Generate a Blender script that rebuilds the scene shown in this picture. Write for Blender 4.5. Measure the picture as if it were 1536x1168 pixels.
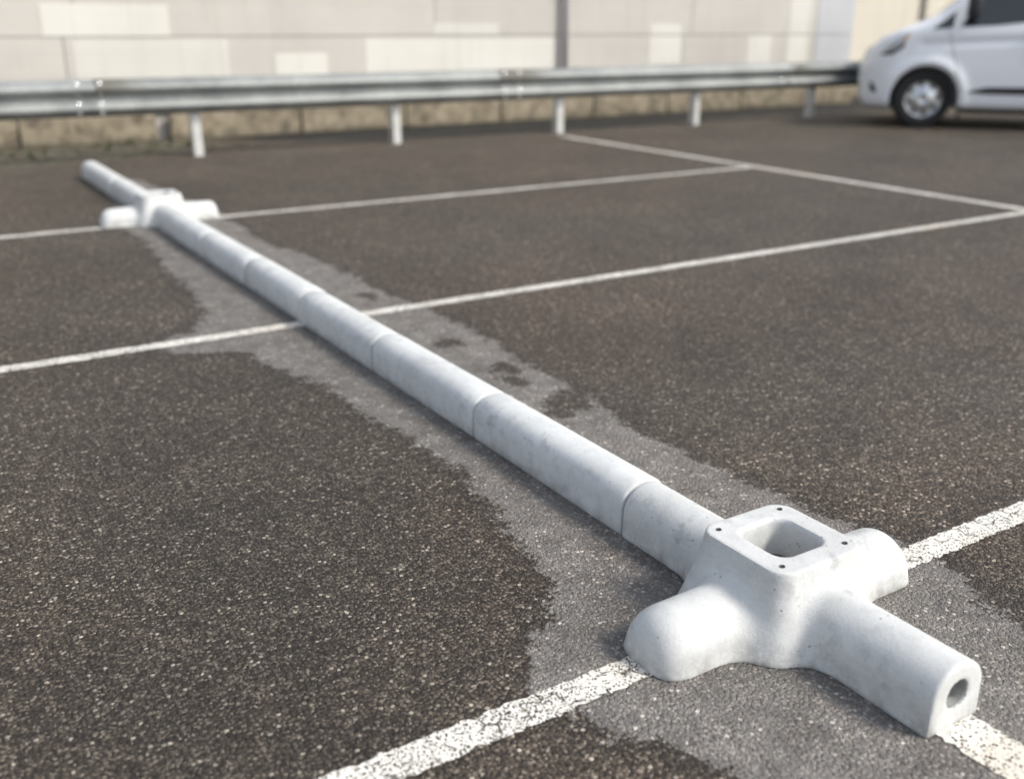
import bpy, bmesh, math, random
import numpy as np
from mathutils import Matrix, Vector

for o in list(bpy.data.objects):
    bpy.data.objects.remove(o, do_unlink=True)
scene = bpy.context.scene
COL = scene.collection
random.seed(7)
RNG = np.random.default_rng(11)

# ------------------------------------------------------------------ camera
cam_data = bpy.data.cameras.new("camera")
cam = bpy.data.objects.new("camera", cam_data)
COL.objects.link(cam)
cam_data.sensor_fit = 'HORIZONTAL'
cam_data.sensor_width = 36.0
cam_data.lens = 35.06
cam_data.clip_start = 0.05
cam_data.clip_end = 2000
cam.matrix_world = Matrix(((0.8487, 0.17927, -0.49756, 0.0),
                           (-0.52886, 0.29239, -0.79675, 0.0),
                           (0.00265, 0.93935, 0.34296, 1.135),
                           (0, 0, 0, 1)))
cam_data.dof.use_dof = True
cam_data.dof.focus_distance = 2.15
cam_data.dof.aperture_fstop = 1.75
cam_data.dof.aperture_blades = 0
scene.camera = cam

# ------------------------------------------------------------------ sky and sun
SUN_EL = math.radians(42)
SUN_DIR = (0.62, -0.785)              # towards the sun, on the ground
world = bpy.data.worlds.new("World")
scene.world = world
world.use_nodes = True
wt = world.node_tree
sky = wt.nodes.new('ShaderNodeTexSky')
sky.sky_type = 'NISHITA'
sky.sun_disc = False
sky.sun_elevation = SUN_EL
sky.sun_rotation = math.atan2(SUN_DIR[0], SUN_DIR[1])
sky.air_density = 1.0
sky.dust_density = 2.0
bg = wt.nodes['Background']
bg.inputs['Strength'].default_value = 0.138
veil = wt.nodes.new('ShaderNodeHueSaturation')      # thin high cloud takes most of the blue out of the whole sky
veil.inputs['Saturation'].default_value = 0.52
wt.links.new(sky.outputs[0], veil.inputs['Color'])
wt.links.new(veil.outputs[0], bg.inputs['Color'])

sun_data = bpy.data.lights.new("sun", 'SUN')
sun_data.energy = 2.05
sun_data.angle = math.radians(15)
sun_data.color = (1.0, 0.94, 0.84)
sun = bpy.data.objects.new("sun", sun_data)
COL.objects.link(sun)
sv = Vector((SUN_DIR[0] * math.cos(SUN_EL), SUN_DIR[1] * math.cos(SUN_EL), math.sin(SUN_EL)))
sun.rotation_euler = sv.to_track_quat('Z', 'Y').to_euler()
sun.location = sv * 40

vs = scene.view_settings
vs.view_transform = 'Standard'
vs.look = 'None'
vs.gamma = 1.0
vs.exposure = 0.72
vs.use_curve_mapping = False
scene.render.film_transparent = False
scene.cycles.max_bounces = 6
scene.cycles.diffuse_bounces = 3
scene.cycles.glossy_bounces = 3

# ------------------------------------------------------------------ node helpers
class NT:
    def __init__(self, name):
        self.mat = bpy.data.materials.new(name)
        self.mat.use_nodes = True
        self.t = self.mat.node_tree
        self.b = self.t.nodes['Principled BSDF']
    def n(self, kind, **kw):
        node = self.t.nodes.new(kind)
        for k, v in kw.items():
            setattr(node, k, v)
        return node
    def put(self, sock, v):
        if v is None:
            return
        if isinstance(v, bpy.types.NodeSocket):
            self.t.links.new(v, sock)
        else:
            if isinstance(v, (tuple, list)) and sock.type == 'RGBA' and len(v) == 3:
                v = (*v, 1.0)
            sock.default_value = v
    def pos(self):
        return self.n('ShaderNodeNewGeometry').outputs['Position']
    def objco(self):
        return self.n('ShaderNodeTexCoord').outputs['Object']
    def scaled(self, v, s):
        m = self.n('ShaderNodeVectorMath', operation='MULTIPLY')
        self.put(m.inputs[0], v); m.inputs[1].default_value = s
        return m.outputs[0]
    def moved(self, v, s):
        m = self.n('ShaderNodeVectorMath', operation='ADD')
        self.put(m.inputs[0], v); self.put(m.inputs[1], s)
        return m.outputs[0]
    flat = False
    def noise(self, v, scale, detail=4.0, rough=0.55, dist=0.0):
        x = self.n('ShaderNodeTexNoise')
        if self.flat: x.noise_dimensions = '2D'
        self.put(x.inputs['Vector'], v)
        x.inputs['Scale'].default_value = scale
        x.inputs['Detail'].default_value = detail
        x.inputs['Roughness'].default_value = rough
        x.inputs['Distortion'].default_value = dist
        return x.outputs['Fac']
    def voro(self, v, scale, feature='F1', rand=1.0):
        x = self.n('ShaderNodeTexVoronoi', feature=feature)
        if self.flat: x.voronoi_dimensions = '2D'
        self.put(x.inputs['Vector'], v)
        x.inputs['Scale'].default_value = scale
        x.inputs['Randomness'].default_value = rand
        return x
    def ramp(self, f, stops, interp='LINEAR'):
        x = self.n('ShaderNodeValToRGB')
        x.color_ramp.interpolation = interp
        cr = x.color_ramp
        while len(cr.elements) > 1:
            cr.elements.remove(cr.elements[-1])
        for i, (p, c) in enumerate(stops):
            if not isinstance(c, (tuple, list)):
                c = (c, c, c)
            e = cr.elements[0] if i == 0 else cr.elements.new(p)
            e.position = p
            e.color = (*c, 1.0)
        self.put(x.inputs['Fac'], f)
        return x.outputs['Color']
    def math(self, op, a, b=0.0, c=0.0, clamp=False):
        x = self.n('ShaderNodeMath', operation=op, use_clamp=clamp)
        self.put(x.inputs[0], a); self.put(x.inputs[1], b); self.put(x.inputs[2], c)
        return x.outputs[0]
    def remap(self, v, a, b, c=0.0, d=1.0, smooth=False):
        x = self.n('ShaderNodeMapRange')
        x.interpolation_type = 'SMOOTHSTEP' if smooth else 'LINEAR'
        self.put(x.inputs[0], v)
        for i, k in enumerate((a, b, c, d)):
            x.inputs[1 + i].default_value = k
        return x.outputs[0]
    def mix(self, f, a, b, mode='MIX'):
        x = self.n('ShaderNodeMix', data_type='RGBA', blend_type=mode)
        self.put(x.inputs[0], f); self.put(x.inputs[6], a); self.put(x.inputs[7], b)
        return x.outputs[2]
    def sep(self, c):
        x = self.n('ShaderNodeSeparateColor')
        self.put(x.inputs[0], c)
        return x.outputs
    def sepxyz(self, c):
        x = self.n('ShaderNodeSeparateXYZ')
        self.put(x.inputs[0], c)
        return x.outputs
    def attr(self, name):
        return self.n('ShaderNodeAttribute', attribute_name=name).outputs['Fac']
    def objrand(self):
        return self.n('ShaderNodeObjectInfo').outputs['Random']
    def bump(self, h, strength=0.5, dist=0.005, normal=None):
        x = self.n('ShaderNodeBump')
        x.inputs['Strength'].default_value = strength
        x.inputs['Distance'].default_value = dist
        self.put(x.inputs['Height'], h)
        if normal is not None:
            self.put(x.inputs['Normal'], normal)
        self.put(self.b.inputs['Normal'], x.outputs[0])
        return x.outputs[0]
    def done(self, color=None, rough=None, metal=None, spec=None, coat=None):
        self.put(self.b.inputs['Base Color'], color)
        self.put(self.b.inputs['Roughness'], rough)
        self.put(self.b.inputs['Metallic'], metal)
        self.put(self.b.inputs['Specular IOR Level'], spec)
        self.put(self.b.inputs['Coat Weight'], coat)
        return self.mat

def plain(name, color, rough=0.5, metal=0.0, spec=0.5, coat=0.0, grain=0.0, gscale=20.0):
    t = NT(name)
    c = color
    if grain:
        f = t.noise(t.objco(), gscale, 5.0)
        c = t.mix(f, tuple(v * (1 - grain) for v in color), tuple(min(1, v * (1 + grain)) for v in color))
    return t.done(c, rough, metal, spec, coat)

# ------------------------------------------------------------------ object helpers
def tag(o, label=None, cat=None, group=None, kind=None):
    if label: o['label'] = label
    if cat: o['category'] = cat
    if group: o['group'] = group
    if kind: o['kind'] = kind
    return o

def empty(name, loc=(0, 0, 0), rz=0.0):
    o = bpy.data.objects.new(name, None)
    o.empty_display_size = 0.1
    COL.objects.link(o)
    o.location = loc
    o.rotation_euler = (0, 0, rz)
    return o

def mesh_obj(name, verts, faces, mat, parent=None, smooth=False, loc=None):
    me = bpy.data.meshes.new(name)
    me.from_pydata([tuple(map(float, v)) for v in verts], [], [tuple(map(int, f)) for f in faces])
    me.validate()
    if smooth:
        me.polygons.foreach_set('use_smooth', [True] * len(me.polygons))
    me.update()
    me.materials.append(mat)
    o = bpy.data.objects.new(name, me)
    COL.objects.link(o)
    if parent: o.parent = parent
    if loc is not None: o.location = loc
    return o

def share(name, src, parent=None, loc=None, rot=None, scale=None):
    o = bpy.data.objects.new(name, src.data)
    COL.objects.link(o)
    if parent: o.parent = parent
    if loc is not None: o.location = loc
    if rot is not None: o.rotation_euler = rot
    if scale is not None: o.scale = scale
    return o

def box_mesh(x0, x1, y0, y1, z0, z1, bev=0.0):
    bm = bmesh.new()
    bmesh.ops.create_cube(bm, size=1.0)
    for v in bm.verts:
        v.co = Vector(((x0 + x1) / 2 + v.co.x * (x1 - x0), (y0 + y1) / 2 + v.co.y * (y1 - y0), (z0 + z1) / 2 + v.co.z * (z1 - z0)))
    if bev:
        bmesh.ops.bevel(bm, geom=list(bm.edges), offset=bev, segments=2, affect='EDGES', profile=0.6)
    return bm

def bm_obj(name, bm, mat, parent=None, smooth=False, loc=None):
    me = bpy.data.meshes.new(name)
    bm.normal_update()
    bm.to_mesh(me); bm.free()
    if smooth:
        me.polygons.foreach_set('use_smooth', [True] * len(me.polygons))
    me.materials.append(mat)
    o = bpy.data.objects.new(name, me)
    COL.objects.link(o)
    if parent: o.parent = parent
    if loc is not None: o.location = loc
    return o

def box(name, x0, x1, y0, y1, z0, z1, mat, parent=None, bev=0.0):
    return bm_obj(name, box_mesh(x0, x1, y0, y1, z0, z1, bev), mat, parent)

# ---- implicit solids: naive surface nets, then every vertex is pulled onto the exact surface
def smin(a, b, k):
    h = np.clip(0.5 + 0.5 * (b - a) / k, 0, 1)
    return b * (1 - h) + a * h - k * h * (1 - h)
def smax(a, b, k):
    return -smin(-a, -b, k)

def surface_nets(f, lo, hi, h, iters=4):
    lo = np.array(lo, float); hi = np.array(hi, float)
    n = np.ceil((hi - lo) / h).astype(int) + 1
    ax = [lo[i] + np.arange(n[i]) * h for i in range(3)]
    G = np.stack(np.meshgrid(*ax, indexing='ij'), -1).reshape(-1, 3)
    V = np.concatenate([f(c) for c in np.array_split(G, max(1, len(G) // 400000))]).reshape(n)
    S = V < 0
    nc = n - 1
    acc = np.zeros((*nc, 3)); cnt = np.zeros(nc)
    corners = [(i, j, k) for i in (0, 1) for j in (0, 1) for k in (0, 1)]
    def sl(c):
        return tuple(slice(c[a], c[a] + nc[a]) for a in range(3))
    for a in range(3):
        for c in corners:
            if c[a]: continue
            d = list(c); d[a] = 1
            v0, v1 = V[sl(c)], V[sl(d)]
            m = (v0 < 0) != (v1 < 0)
            t = np.where(m, v0 / np.where(m, v0 - v1, 1), 0)
            for b in range(3):
                acc[..., b] += np.where(m, (t if b == a else c[b]), 0)
            cnt += m
    act = cnt > 0
    idx = -np.ones(nc, int)
    idx[act] = np.arange(act.sum())
    base = np.stack(np.nonzero(act), -1)
    P = lo + (base + acc[act] / cnt[act][:, None]) * h
    F = []
    for a in range(3):
        b, c = (a + 1) % 3, (a + 2) % 3
        s0 = [slice(1, nc[i]) for i in range(3)]; s0[a] = slice(0, nc[a])
        s1 = list(s0); s1[a] = slice(1, nc[a] + 1)
        A, B = S[tuple(s0)], S[tuple(s1)]
        for flip in (False, True):
            m = (A & ~B) if not flip else (~A & B)
            q = np.stack(np.nonzero(m), -1)
            if not len(q): continue
            off = np.array([1 if i != a else 0 for i in range(3)])
            q = q + off
            eb = np.zeros(3, int); eb[b] = 1
            ec = np.zeros(3, int); ec[c] = 1
            g = lambda z: idx[z[:, 0], z[:, 1], z[:, 2]]
            quad = np.stack([g(q - eb - ec), g(q - ec), g(q), g(q - eb)], -1)
            if flip: quad = quad[:, ::-1]
            F.append(quad)
    F = np.concatenate(F)
    F = F[(F >= 0).all(1)]
    e = h * 0.05
    for _ in range(iters):
        v = f(P)
        g = np.stack([(f(P + d) - f(P - d)) / (2 * e) for d in np.eye(3) * e], -1)
        st = -v[:, None] * g / np.maximum((g * g).sum(1), 0.2)[:, None]
        L = np.linalg.norm(st, axis=1)
        st *= np.minimum(1, 0.6 * h / np.maximum(L, 1e-9))[:, None]
        P = P + st
    return P, F

def poly_sdf(P2, poly):
    poly = np.array(poly, float)
    d = np.full(len(P2), 1e9); s = np.ones(len(P2))
    N = len(poly)
    for i in range(N):
        a, b = poly[i], poly[i - 1]
        e = b - a; w = P2 - a
        t = np.clip((w @ e) / (e @ e), 0, 1)
        q = w - t[:, None] * e
        d = np.minimum(d, (q * q).sum(1))
        c1 = P2[:, 1] >= a[1]; c2 = P2[:, 1] < b[1]
        c3 = e[0] * w[:, 1] > e[1] * w[:, 0]
        allc = (c1 & c2 & c3) | (~c1 & ~c2 & ~c3)
        s = np.where(allc, -s, s)
    return s * np.sqrt(d)

# ------------------------------------------------------------------ materials
def asphalt_nodes(t):
    """colour, height of the stone mosaic, used by the ground and (in the worn spots) by the paint"""
    t.flat = True
    p = t.pos()
    v1 = t.voro(p, 100)
    v2 = t.voro(p, 240)
    r1 = t.sep(v1.outputs['Color'])
    r2 = t.sep(v2.outputs['Color'])
    stone = t.ramp(r1[0], [(0.0, (0.024, 0.020, 0.017)), (0.30, (0.044, 0.037, 0.031)), (0.60, (0.074, 0.063, 0.052)),
                           (0.82, (0.130, 0.113, 0.096)), (0.945, (0.22, 0.20, 0.174)), (0.988, (0.47, 0.44, 0.40))])
    fine = t.ramp(r2[1], [(0.0, (0.013, 0.011, 0.010)), (0.5, (0.034, 0.029, 0.024)), (0.85, (0.095, 0.082, 0.068)), (1.0, (0.25, 0.23, 0.20))])
    edge = t.remap(v1.outputs['Distance'], 0.30, 0.56, 1.0, 0.0)
    pick = t.math('MULTIPLY', edge, t.remap(r1[1], 0.22, 0.32))
    col = t.mix(pick, fine, stone)
    big = t.noise(p, 0.55, 2.0, 0.6)
    mid = t.noise(p, 3.0, 3.0, 0.6)
    col = t.mix(t.remap(big, 0.35, 0.68), t.mix(1.0, col, (1.13, 1.07, 0.985), 'MULTIPLY'), t.mix(1.0, col, (1.20, 1.06, 0.94), 'MULTIPLY'))
    col = t.mix(1.0, col, t.remap(t.math('ADD', t.math('MULTIPLY', mid, 0.5), t.math('MULTIPLY', t.noise(p, 0.9, 3.0, 0.6), 0.5)), 0.34, 0.66, 0.74, 1.22), 'MULTIPLY')
    height = t.math('ADD', pick, t.math('MULTIPLY', t.remap(v2.outputs['Distance'], 0.2, 0.6, 1.0, 0.0), 0.45))
    return col, height, mid, p

def mat_asphalt():
    t = NT('asphalt')
    col, height, mid, p = asphalt_nodes(t)
    # dry, dusty strip: the edge comes from the ground's own distance field, frayed by noise
    d = t.attr('dry')
    fray = t.math('ADD', t.math('MULTIPLY', t.math('SUBTRACT', t.noise(p, 11, 4.0, 0.7), 0.5), 0.17),
                  t.math('MULTIPLY', t.math('SUBTRACT', t.noise(p, 90, 1.0, 0.6), 0.5), 0.07))
    dd = t.math('ADD', d, fray)
    dry = t.remap(dd, -0.006, 0.016, 0.0, 1.0, True)
    dust = t.mix(0.56, t.mix(1.0, col, (1.95, 2.05, 2.2), 'MULTIPLY'), (0.245, 0.238, 0.228))
    dust = t.mix(1.0, dust, t.remap(t.noise(p, 14, 4.0, 0.65), 0.3, 0.7, 0.80, 1.2), 'MULTIPLY')
    rim = t.math('MULTIPLY', t.remap(dd, -0.08, -0.005, 0.0, 1.0, True), t.math('SUBTRACT', 1.0, dry))
    damp = t.mix(t.math('MULTIPLY', rim, 0.30), col, (0.022, 0.019, 0.018))
    thin = t.remap(t.noise(p, 5.0, 4.0, 0.68), 0.34, 0.52, 0.74, 1.0)
    col2 = t.mix(t.math('MULTIPLY', dry, thin), damp, dust)
    # dark wet gutter dirt with shade painted into it under the guardrail, leaf litter and moss at its left end
    so = t.math('ADD', t.attr('soil_shade'), t.math('MULTIPLY', t.math('SUBTRACT', t.noise(p, 4, 3.0, 0.65), 0.5), 0.5))
    soil_shade = t.remap(so, -0.05, 0.18, 0.0, 1.0, True)
    col2 = t.mix(soil_shade, col2, (0.018, 0.018, 0.017))
    mn = t.noise(p, 9, 4.0, 0.7)
    mo = t.math('ADD', t.attr('moss'), t.math('MULTIPLY', t.math('SUBTRACT', mn, 0.5), 0.8))
    moss = t.remap(mo, -0.05, 0.2, 0.0, 0.9, True)
    mossc = t.ramp(mn, [(0.3, (0.040, 0.038, 0.028)), (0.52, (0.105, 0.10, 0.072)), (0.7, (0.20, 0.19, 0.14))])
    col2 = t.mix(moss, col2, mossc)
    t.bump(height, 0.8, 0.005)
    rough = t.math('ADD', t.math('MULTIPLY', dry, 0.18), t.remap(mid, 0.2, 0.8, 0.60, 0.74))
    return t.done(col2, rough, 0.0, 0.35)

def mat_paint():
    t = NT('worn_white_line_paint')
    col, height, mid, p = asphalt_nodes(t)
    warp = t.n('ShaderNodeTexNoise', noise_dimensions='2D')
    t.put(warp.inputs['Vector'], p); warp.inputs['Scale'].default_value = 40; warp.inputs['Detail'].default_value = 2
    pw = t.moved(p, t.scaled(warp.outputs['Color'], (0.012, 0.012, 0.0)))
    cr = t.voro(pw, 26, 'DISTANCE_TO_EDGE')
    crack = t.remap(cr.outputs['Distance'], 0.02, 0.06, 1.0, 0.0)
    crack = t.math('MULTIPLY', crack, t.remap(t.noise(p, 20, 1.0), 0.50, 0.60))
    pits = t.voro(pw, 185)
    pr = t.sep(pits.outputs['Color'])[2]
    pit = t.math('MULTIPLY', t.remap(pits.outputs['Distance'], 0.34, 0.46, 1.0, 0.0), t.remap(t.math('ADD', pr, t.math('MULTIPLY', mid, 0.3)), 0.82, 0.86))
    gone = t.remap(t.noise(pw, 165, 2.0, 0.6), 0.57, 0.61)
    gone = t.math('MULTIPLY', gone, t.remap(t.noise(p, 6, 3.0), 0.42, 0.58, 0.10, 1.0))
    wear = t.math('MAXIMUM', t.math('MAXIMUM', crack, pit), gone, clamp=True)
    paint = t.mix(t.noise(p, 45, 4.0, 0.65), (0.66, 0.63, 0.57), (0.85, 0.83, 0.77))
    rust = t.remap(t.noise(p, 2.3, 2.0), 0.56, 0.70)
    paint = t.mix(t.math('MULTIPLY', rust, 0.30), paint, (0.55, 0.44, 0.27))
    dark = t.mix(0.4, col, (0.03, 0.027, 0.024))
    c = t.mix(wear, paint, dark)
    t.bump(t.math('ADD', t.math('MULTIPLY', t.math('SUBTRACT', 1.0, wear), 0.9), t.math('MULTIPLY', height, 0.4)), 0.6, 0.004)
    return t.done(c, 0.62, 0.0, 0.4)

def mat_concrete(name, base, dirt_amt=1.0):
    t = NT(name)
    oc = t.objco()
    rnd = t.objrand()
    off = t.n('ShaderNodeCombineXYZ')
    for i in range(3): t.put(off.inputs[i], t.math('MULTIPLY', rnd, 17.0 + 5 * i))
    v = t.moved(oc, off.outputs[0])
    n1 = t.noise(v, 5.0, 5.0, 0.6)
    n2 = t.noise(v, 28.0, 5.0, 0.65)
    c = t.mix(t.remap(n1, 0.3, 0.7), tuple(b * 0.87 for b in base), tuple(min(1, b * 1.06) for b in base))
    c = t.mix(t.math('MULTIPLY', t.remap(n2, 0.48, 0.70), 0.34), c, tuple(b * 0.66 for b in base))
    # cement streaks drawn along the piece
    st = t.noise(t.scaled(v, (26, 3.0, 26)), 1.0, 4.0, 0.6)
    c = t.mix(t.math('MULTIPLY', t.remap(st, 0.52, 0.72), 0.26), c, tuple(b * 0.70 for b in base))
    # grime splashed up from the road, and small air holes
    z = t.sepxyz(oc)[2]
    low = t.math('MULTIPLY', t.remap(z, 0.0, 0.055, 1.0, 0.0), t.remap(t.noise(v, 18, 5.0, 0.7), 0.40, 0.66))
    c = t.mix(t.math('MULTIPLY', low, 0.60 * dirt_amt), c, (0.20, 0.185, 0.165))
    blot = t.math('MULTIPLY', t.remap(t.noise(v, 14, 5.0, 0.78), 0.54, 0.68), t.remap(t.noise(v, 3.5, 2.0), 0.42, 0.60))
    c = t.mix(t.math('MULTIPLY', blot, 0.48 * dirt_amt), c, (0.30, 0.31, 0.31))
    po = t.voro(v, 55)
    pore = t.math('MULTIPLY', t.remap(po.outputs['Distance'], 0.07, 0.15, 1.0, 0.0), t.remap(t.sep(po.outputs['Color'])[0], 0.78, 0.82))
    c = t.mix(t.math('MULTIPLY', pore, 0.7), c, (0.16, 0.16, 0.16))
    n3 = t.noise(v, 240, 2.0, 0.7)
    c = t.mix(1.0, c, t.remap(n3, 0.3, 0.7, 0.93, 1.05), 'MULTIPLY')
    h = t.math('SUBTRACT', t.math('ADD', t.math('MULTIPLY', n2, 0.5), t.math('MULTIPLY', n3, 0.35)), pore)
    t.bump(h, 0.45, 0.004)
    return t.done(c, t.remap(n2, 0.3, 0.7, 0.55, 0.72), 0.0, 0.38)

def mat_metal():
    t = NT('galvanised_steel')
    oc = t.objco()
    n = t.noise(oc, 2.2, 5.0, 0.65)
    sp = t.sep(t.voro(oc, 55).outputs['Color'])[0]
    c = t.mix(t.remap(n, 0.3, 0.7), (0.16, 0.172, 0.168), (0.33, 0.345, 0.335))
    c = t.mix(t.math('MULTIPLY', sp, 0.12), c, (0.75, 0.78, 0.80))
    # darker upper corrugation round the lap at one end of every beam
    x = t.sepxyz(oc)[0]
    lap = t.math('MULTIPLY', t.remap(x, 0.25, 0.75, 1.0, 0.0, True), t.remap(t.sepxyz(oc)[2], 0.53, 0.60))
    lap = t.math('MULTIPLY', lap, t.remap(t.noise(oc, 3.0, 4.0), 0.25, 0.45))
    c = t.mix(t.math('MULTIPLY', lap, 0.85), c, (0.085, 0.080, 0.058))
    return t.done(c, t.remap(n, 0.3, 0.7, 0.45, 0.66), t.math('SUBTRACT', 0.40, t.math('MULTIPLY', lap, 0.35)), 0.5)

def mat_wall(name, a, b):
    t = NT(name)
    p = t.pos()
    n = t.noise(p, 0.9, 5.0, 0.6)
    lines = t.noise(t.scaled(p, (0.25, 0.25, 26.0)), 1.0, 2.0, 0.5)
    c = t.mix(t.remap(n, 0.3, 0.7), a, b)
    c = t.mix(t.math('MULTIPLY', t.remap(lines, 0.45, 0.65), 0.10), c, tuple(v * 0.7 for v in a))
    rn = t.remap(t.objrand(), 0.0, 1.0, 0.95, 1.05)
    c = t.mix(1.0, c, rn, 'MULTIPLY')
    drip = t.noise(t.scaled(p, (7, 7, 0.5)), 1.0, 4.0, 0.65)
    c = t.mix(t.math('MULTIPLY', t.remap(drip, 0.52, 0.72), 0.26), c, (0.33, 0.31, 0.27))
    t.bump(t.noise(p, 40, 4.0), 0.2, 0.01)
    return t.done(c, 0.72, 0.0, 0.3)

def mat_plinth():
    t = NT('tan_plinth_concrete')
    p = t.pos()
    c = t.ramp(t.noise(p, 7, 6.0, 0.7), [(0.30, (0.085, 0.074, 0.057)), (0.5, (0.24, 0.205, 0.148)), (0.72, (0.37, 0.325, 0.245))])
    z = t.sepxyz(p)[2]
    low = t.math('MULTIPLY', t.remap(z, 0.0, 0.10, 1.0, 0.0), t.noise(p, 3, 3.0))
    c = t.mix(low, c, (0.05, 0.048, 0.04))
    t.bump(t.noise(p, 40, 4.0), 0.4, 0.01)
    return t.done(c, 0.85, 0.0, 0.25)

M = dict(
    asphalt=mat_asphalt(), paint=mat_paint(),
    casting=mat_concrete('white_cast_concrete', (0.60, 0.61, 0.60), 1.35),
    kerb=mat_concrete('pale_grey_concrete', (0.64, 0.655, 0.65), 1.0),
    steel=mat_metal(),
    wall=mat_wall('pale_render', (0.45, 0.428, 0.395), (0.53, 0.505, 0.465)),
    wall_cream=mat_wall('cream_render', (0.55, 0.51, 0.43), (0.61, 0.57, 0.48)),
    wall_blue=mat_wall('cool_grey_render', (0.42, 0.43, 0.45), (0.49, 0.50, 0.52)),
    patch=mat_wall('cream_cover_paint', (0.57, 0.555, 0.505), (0.635, 0.62, 0.57)),
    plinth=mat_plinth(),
    pipe=plain('drainpipe_grey', (0.38, 0.36, 0.38), 0.5, grain=0.2),
    insert=plain('dark_threaded_insert', (0.06, 0.058, 0.055), 0.5, 0.6),
    postpaint=plain('pale_post_zinc', (0.56, 0.56, 0.54), 0.5, 0.2, grain=0.35, gscale=9),
    duct=plain('grey_cable_duct', (0.16, 0.165, 0.165), 0.6, grain=0.3),
    bolt=plain('bright_bolt_zinc', (0.85, 0.86, 0.86), 0.16, 0.9),
    vanwhite=plain('white_car_paint', (0.88, 0.90, 0.93), 0.30, 0.0, 0.5, 0.7),
    vandark=plain('black_plastic_trim', (0.018, 0.018, 0.020), 0.5),
    glass=plain('dark_car_glass', (0.012, 0.015, 0.014), 0.06, 0.0, 0.9),
    tyre=plain('tyre_rubber', (0.014, 0.014, 0.014), 0.8, grain=0.3),
    rim=plain('silver_hubcap', (0.55, 0.56, 0.57), 0.25, 0.75),
    lamp=plain('headlight_lens', (0.55, 0.57, 0.60), 0.08, 0.3, 0.9, 1.0),
    amber=plain('amber_lens', (0.65, 0.30, 0.03), 0.15, 0.0, 0.8, 1.0),
    chrome=plain('bright_reflector', (0.9, 0.9, 0.9), 0.08, 1.0),
    grit=plain('stone_grit', (0.17, 0.155, 0.135), 0.85, grain=0.7, gscale=160),
    weed=plain('weed_leaf', (0.075, 0.085, 0.038), 0.7, grain=0.4, gscale=6),
    litter=plain('leaf_litter', (0.13, 0.105, 0.062), 0.85, grain=0.5, gscale=9),
)

# ------------------------------------------------------------------ ground
DRY = [(1.212, 5.94), (1.112, 5.142), (1.086, 4.455), (1.053, 4.088), (0.934, 3.876), (0.747, 3.784), (0.77, 3.627), (1.025, 3.489), (1.074, 3.137),
       (1.138, 2.995), (1.128, 2.802), (1.163, 2.488), (1.184, 2.197), (1.155, 1.953), (1.097, 1.691), (1.065, 1.541), (1.019, 1.462), (0.935, 1.415),
       (0.859, 1.333), (0.811, 1.225), (0.853, 1.161), (0.871, 1.108), (0.95, 1.026), (0.987, 0.937), (0.991, 0.88), (1.023, 0.60), (1.2, 0.1), (1.7, 0.1),
       (1.817, 0.843), (1.80, 0.922), (1.803, 1.008), (1.864, 1.113), (1.89, 1.201), (1.879, 1.321), (1.829, 1.44), (1.823, 1.586), (1.80, 1.757),
       (1.778, 2.005), (1.785, 2.283), (1.845, 2.47), (1.834, 2.884), (1.878, 3.246), (1.857, 3.784), (1.832, 4.144), (1.83, 4.887), (1.748, 5.269), (1.73, 5.672)]
DRY2 = [(1.15, 5.8), (1.1, 6.3), (1.22, 6.8), (1.28, 7.4), (1.30, 8.5), (1.5, 8.6), (1.72, 8.2), (1.78, 7.2), (1.84, 6.5), (1.78, 5.6)]
SPOTS = [(1.72, 3.19, 0.045), (1.725, 2.82, 0.050), (1.70, 2.71, 0.035), (1.74, 2.44, 0.060), (1.79, 2.49, 0.050), (1.67, 2.39, 0.045), (1.74, 4.0, 0.045), (1.45, 0.60, 0.03)]

def ground():
    def axis(fine0, fine1, step, outer):
        a = list(np.arange(fine0, fine1 + 1e-6, step))
        return np.array(sorted(set([-v for v in outer if -v < fine0 - 0.05] + a + [v for v in outer if v > fine1 + 0.05])))
    outer = [1, 2, 3, 3.5, 4, 4.5, 5, 6, 7, 8, 9, 10, 11, 12, 13, 14, 15, 17, 20, 30, 50, 100, 250, 600]
    xs = axis(0.0, 2.7, 0.03, outer)
    ys = axis(0.0, 9.3, 0.035, [1, 2, 3, 4, 6, 9.45, 9.6, 9.75, 9.9, 10.1, 10.3, 10.6, 10.9, 11.3, 12, 14, 20, 40, 100, 250, 600])
    X, Y = np.meshgrid(xs, ys, indexing='ij')
    P2 = np.stack([X.ravel(), Y.ravel()], -1)
    nx, ny = len(xs), len(ys)
    V = np.column_stack([P2, np.zeros(len(P2))])
    i, j = np.meshgrid(np.arange(nx - 1), np.arange(ny - 1), indexing='ij')
    a = (i * ny + j).ravel()
    F = np.stack([a, a + ny, a + ny + 1, a + 1], -1)
    o = mesh_obj('parking_ground', V, F, M['asphalt'])
    d = np.maximum(-poly_sdf(P2, DRY), -poly_sdf(P2, DRY2) - 0.03)
    for x, y, r in SPOTS:
        d = np.minimum(d, np.hypot(P2[:, 0] - x, (P2[:, 1] - y) * 0.8) - r)
    d = np.clip(d, -0.6, 0.6)
    soil_shade = -poly_sdf(P2, [(3.1, 10.95), (3.3, 10.35), (4.3, 9.85), (6.3, 9.62), (8.5, 9.65), (10.0, 10.0), (12.5, 9.9), (16, 9.9), (16, 11.5), (3.0, 11.5)])
    moss = -poly_sdf(P2, [(-6, 9.35), (0.9, 9.35), (2.0, 9.55), (3.0, 10.2), (3.2, 11.2), (-6, 11.2)])
    for nm, arr in (('dry', d), ('soil_shade', np.clip(soil_shade, -1, 1)), ('moss', np.clip(moss, -1, 1))):
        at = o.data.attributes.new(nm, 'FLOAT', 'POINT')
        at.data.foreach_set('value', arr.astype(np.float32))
    tag(o, 'brown grey asphalt of the car park with pale dry strip along the kerb', kind='structure')
ground()

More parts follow.
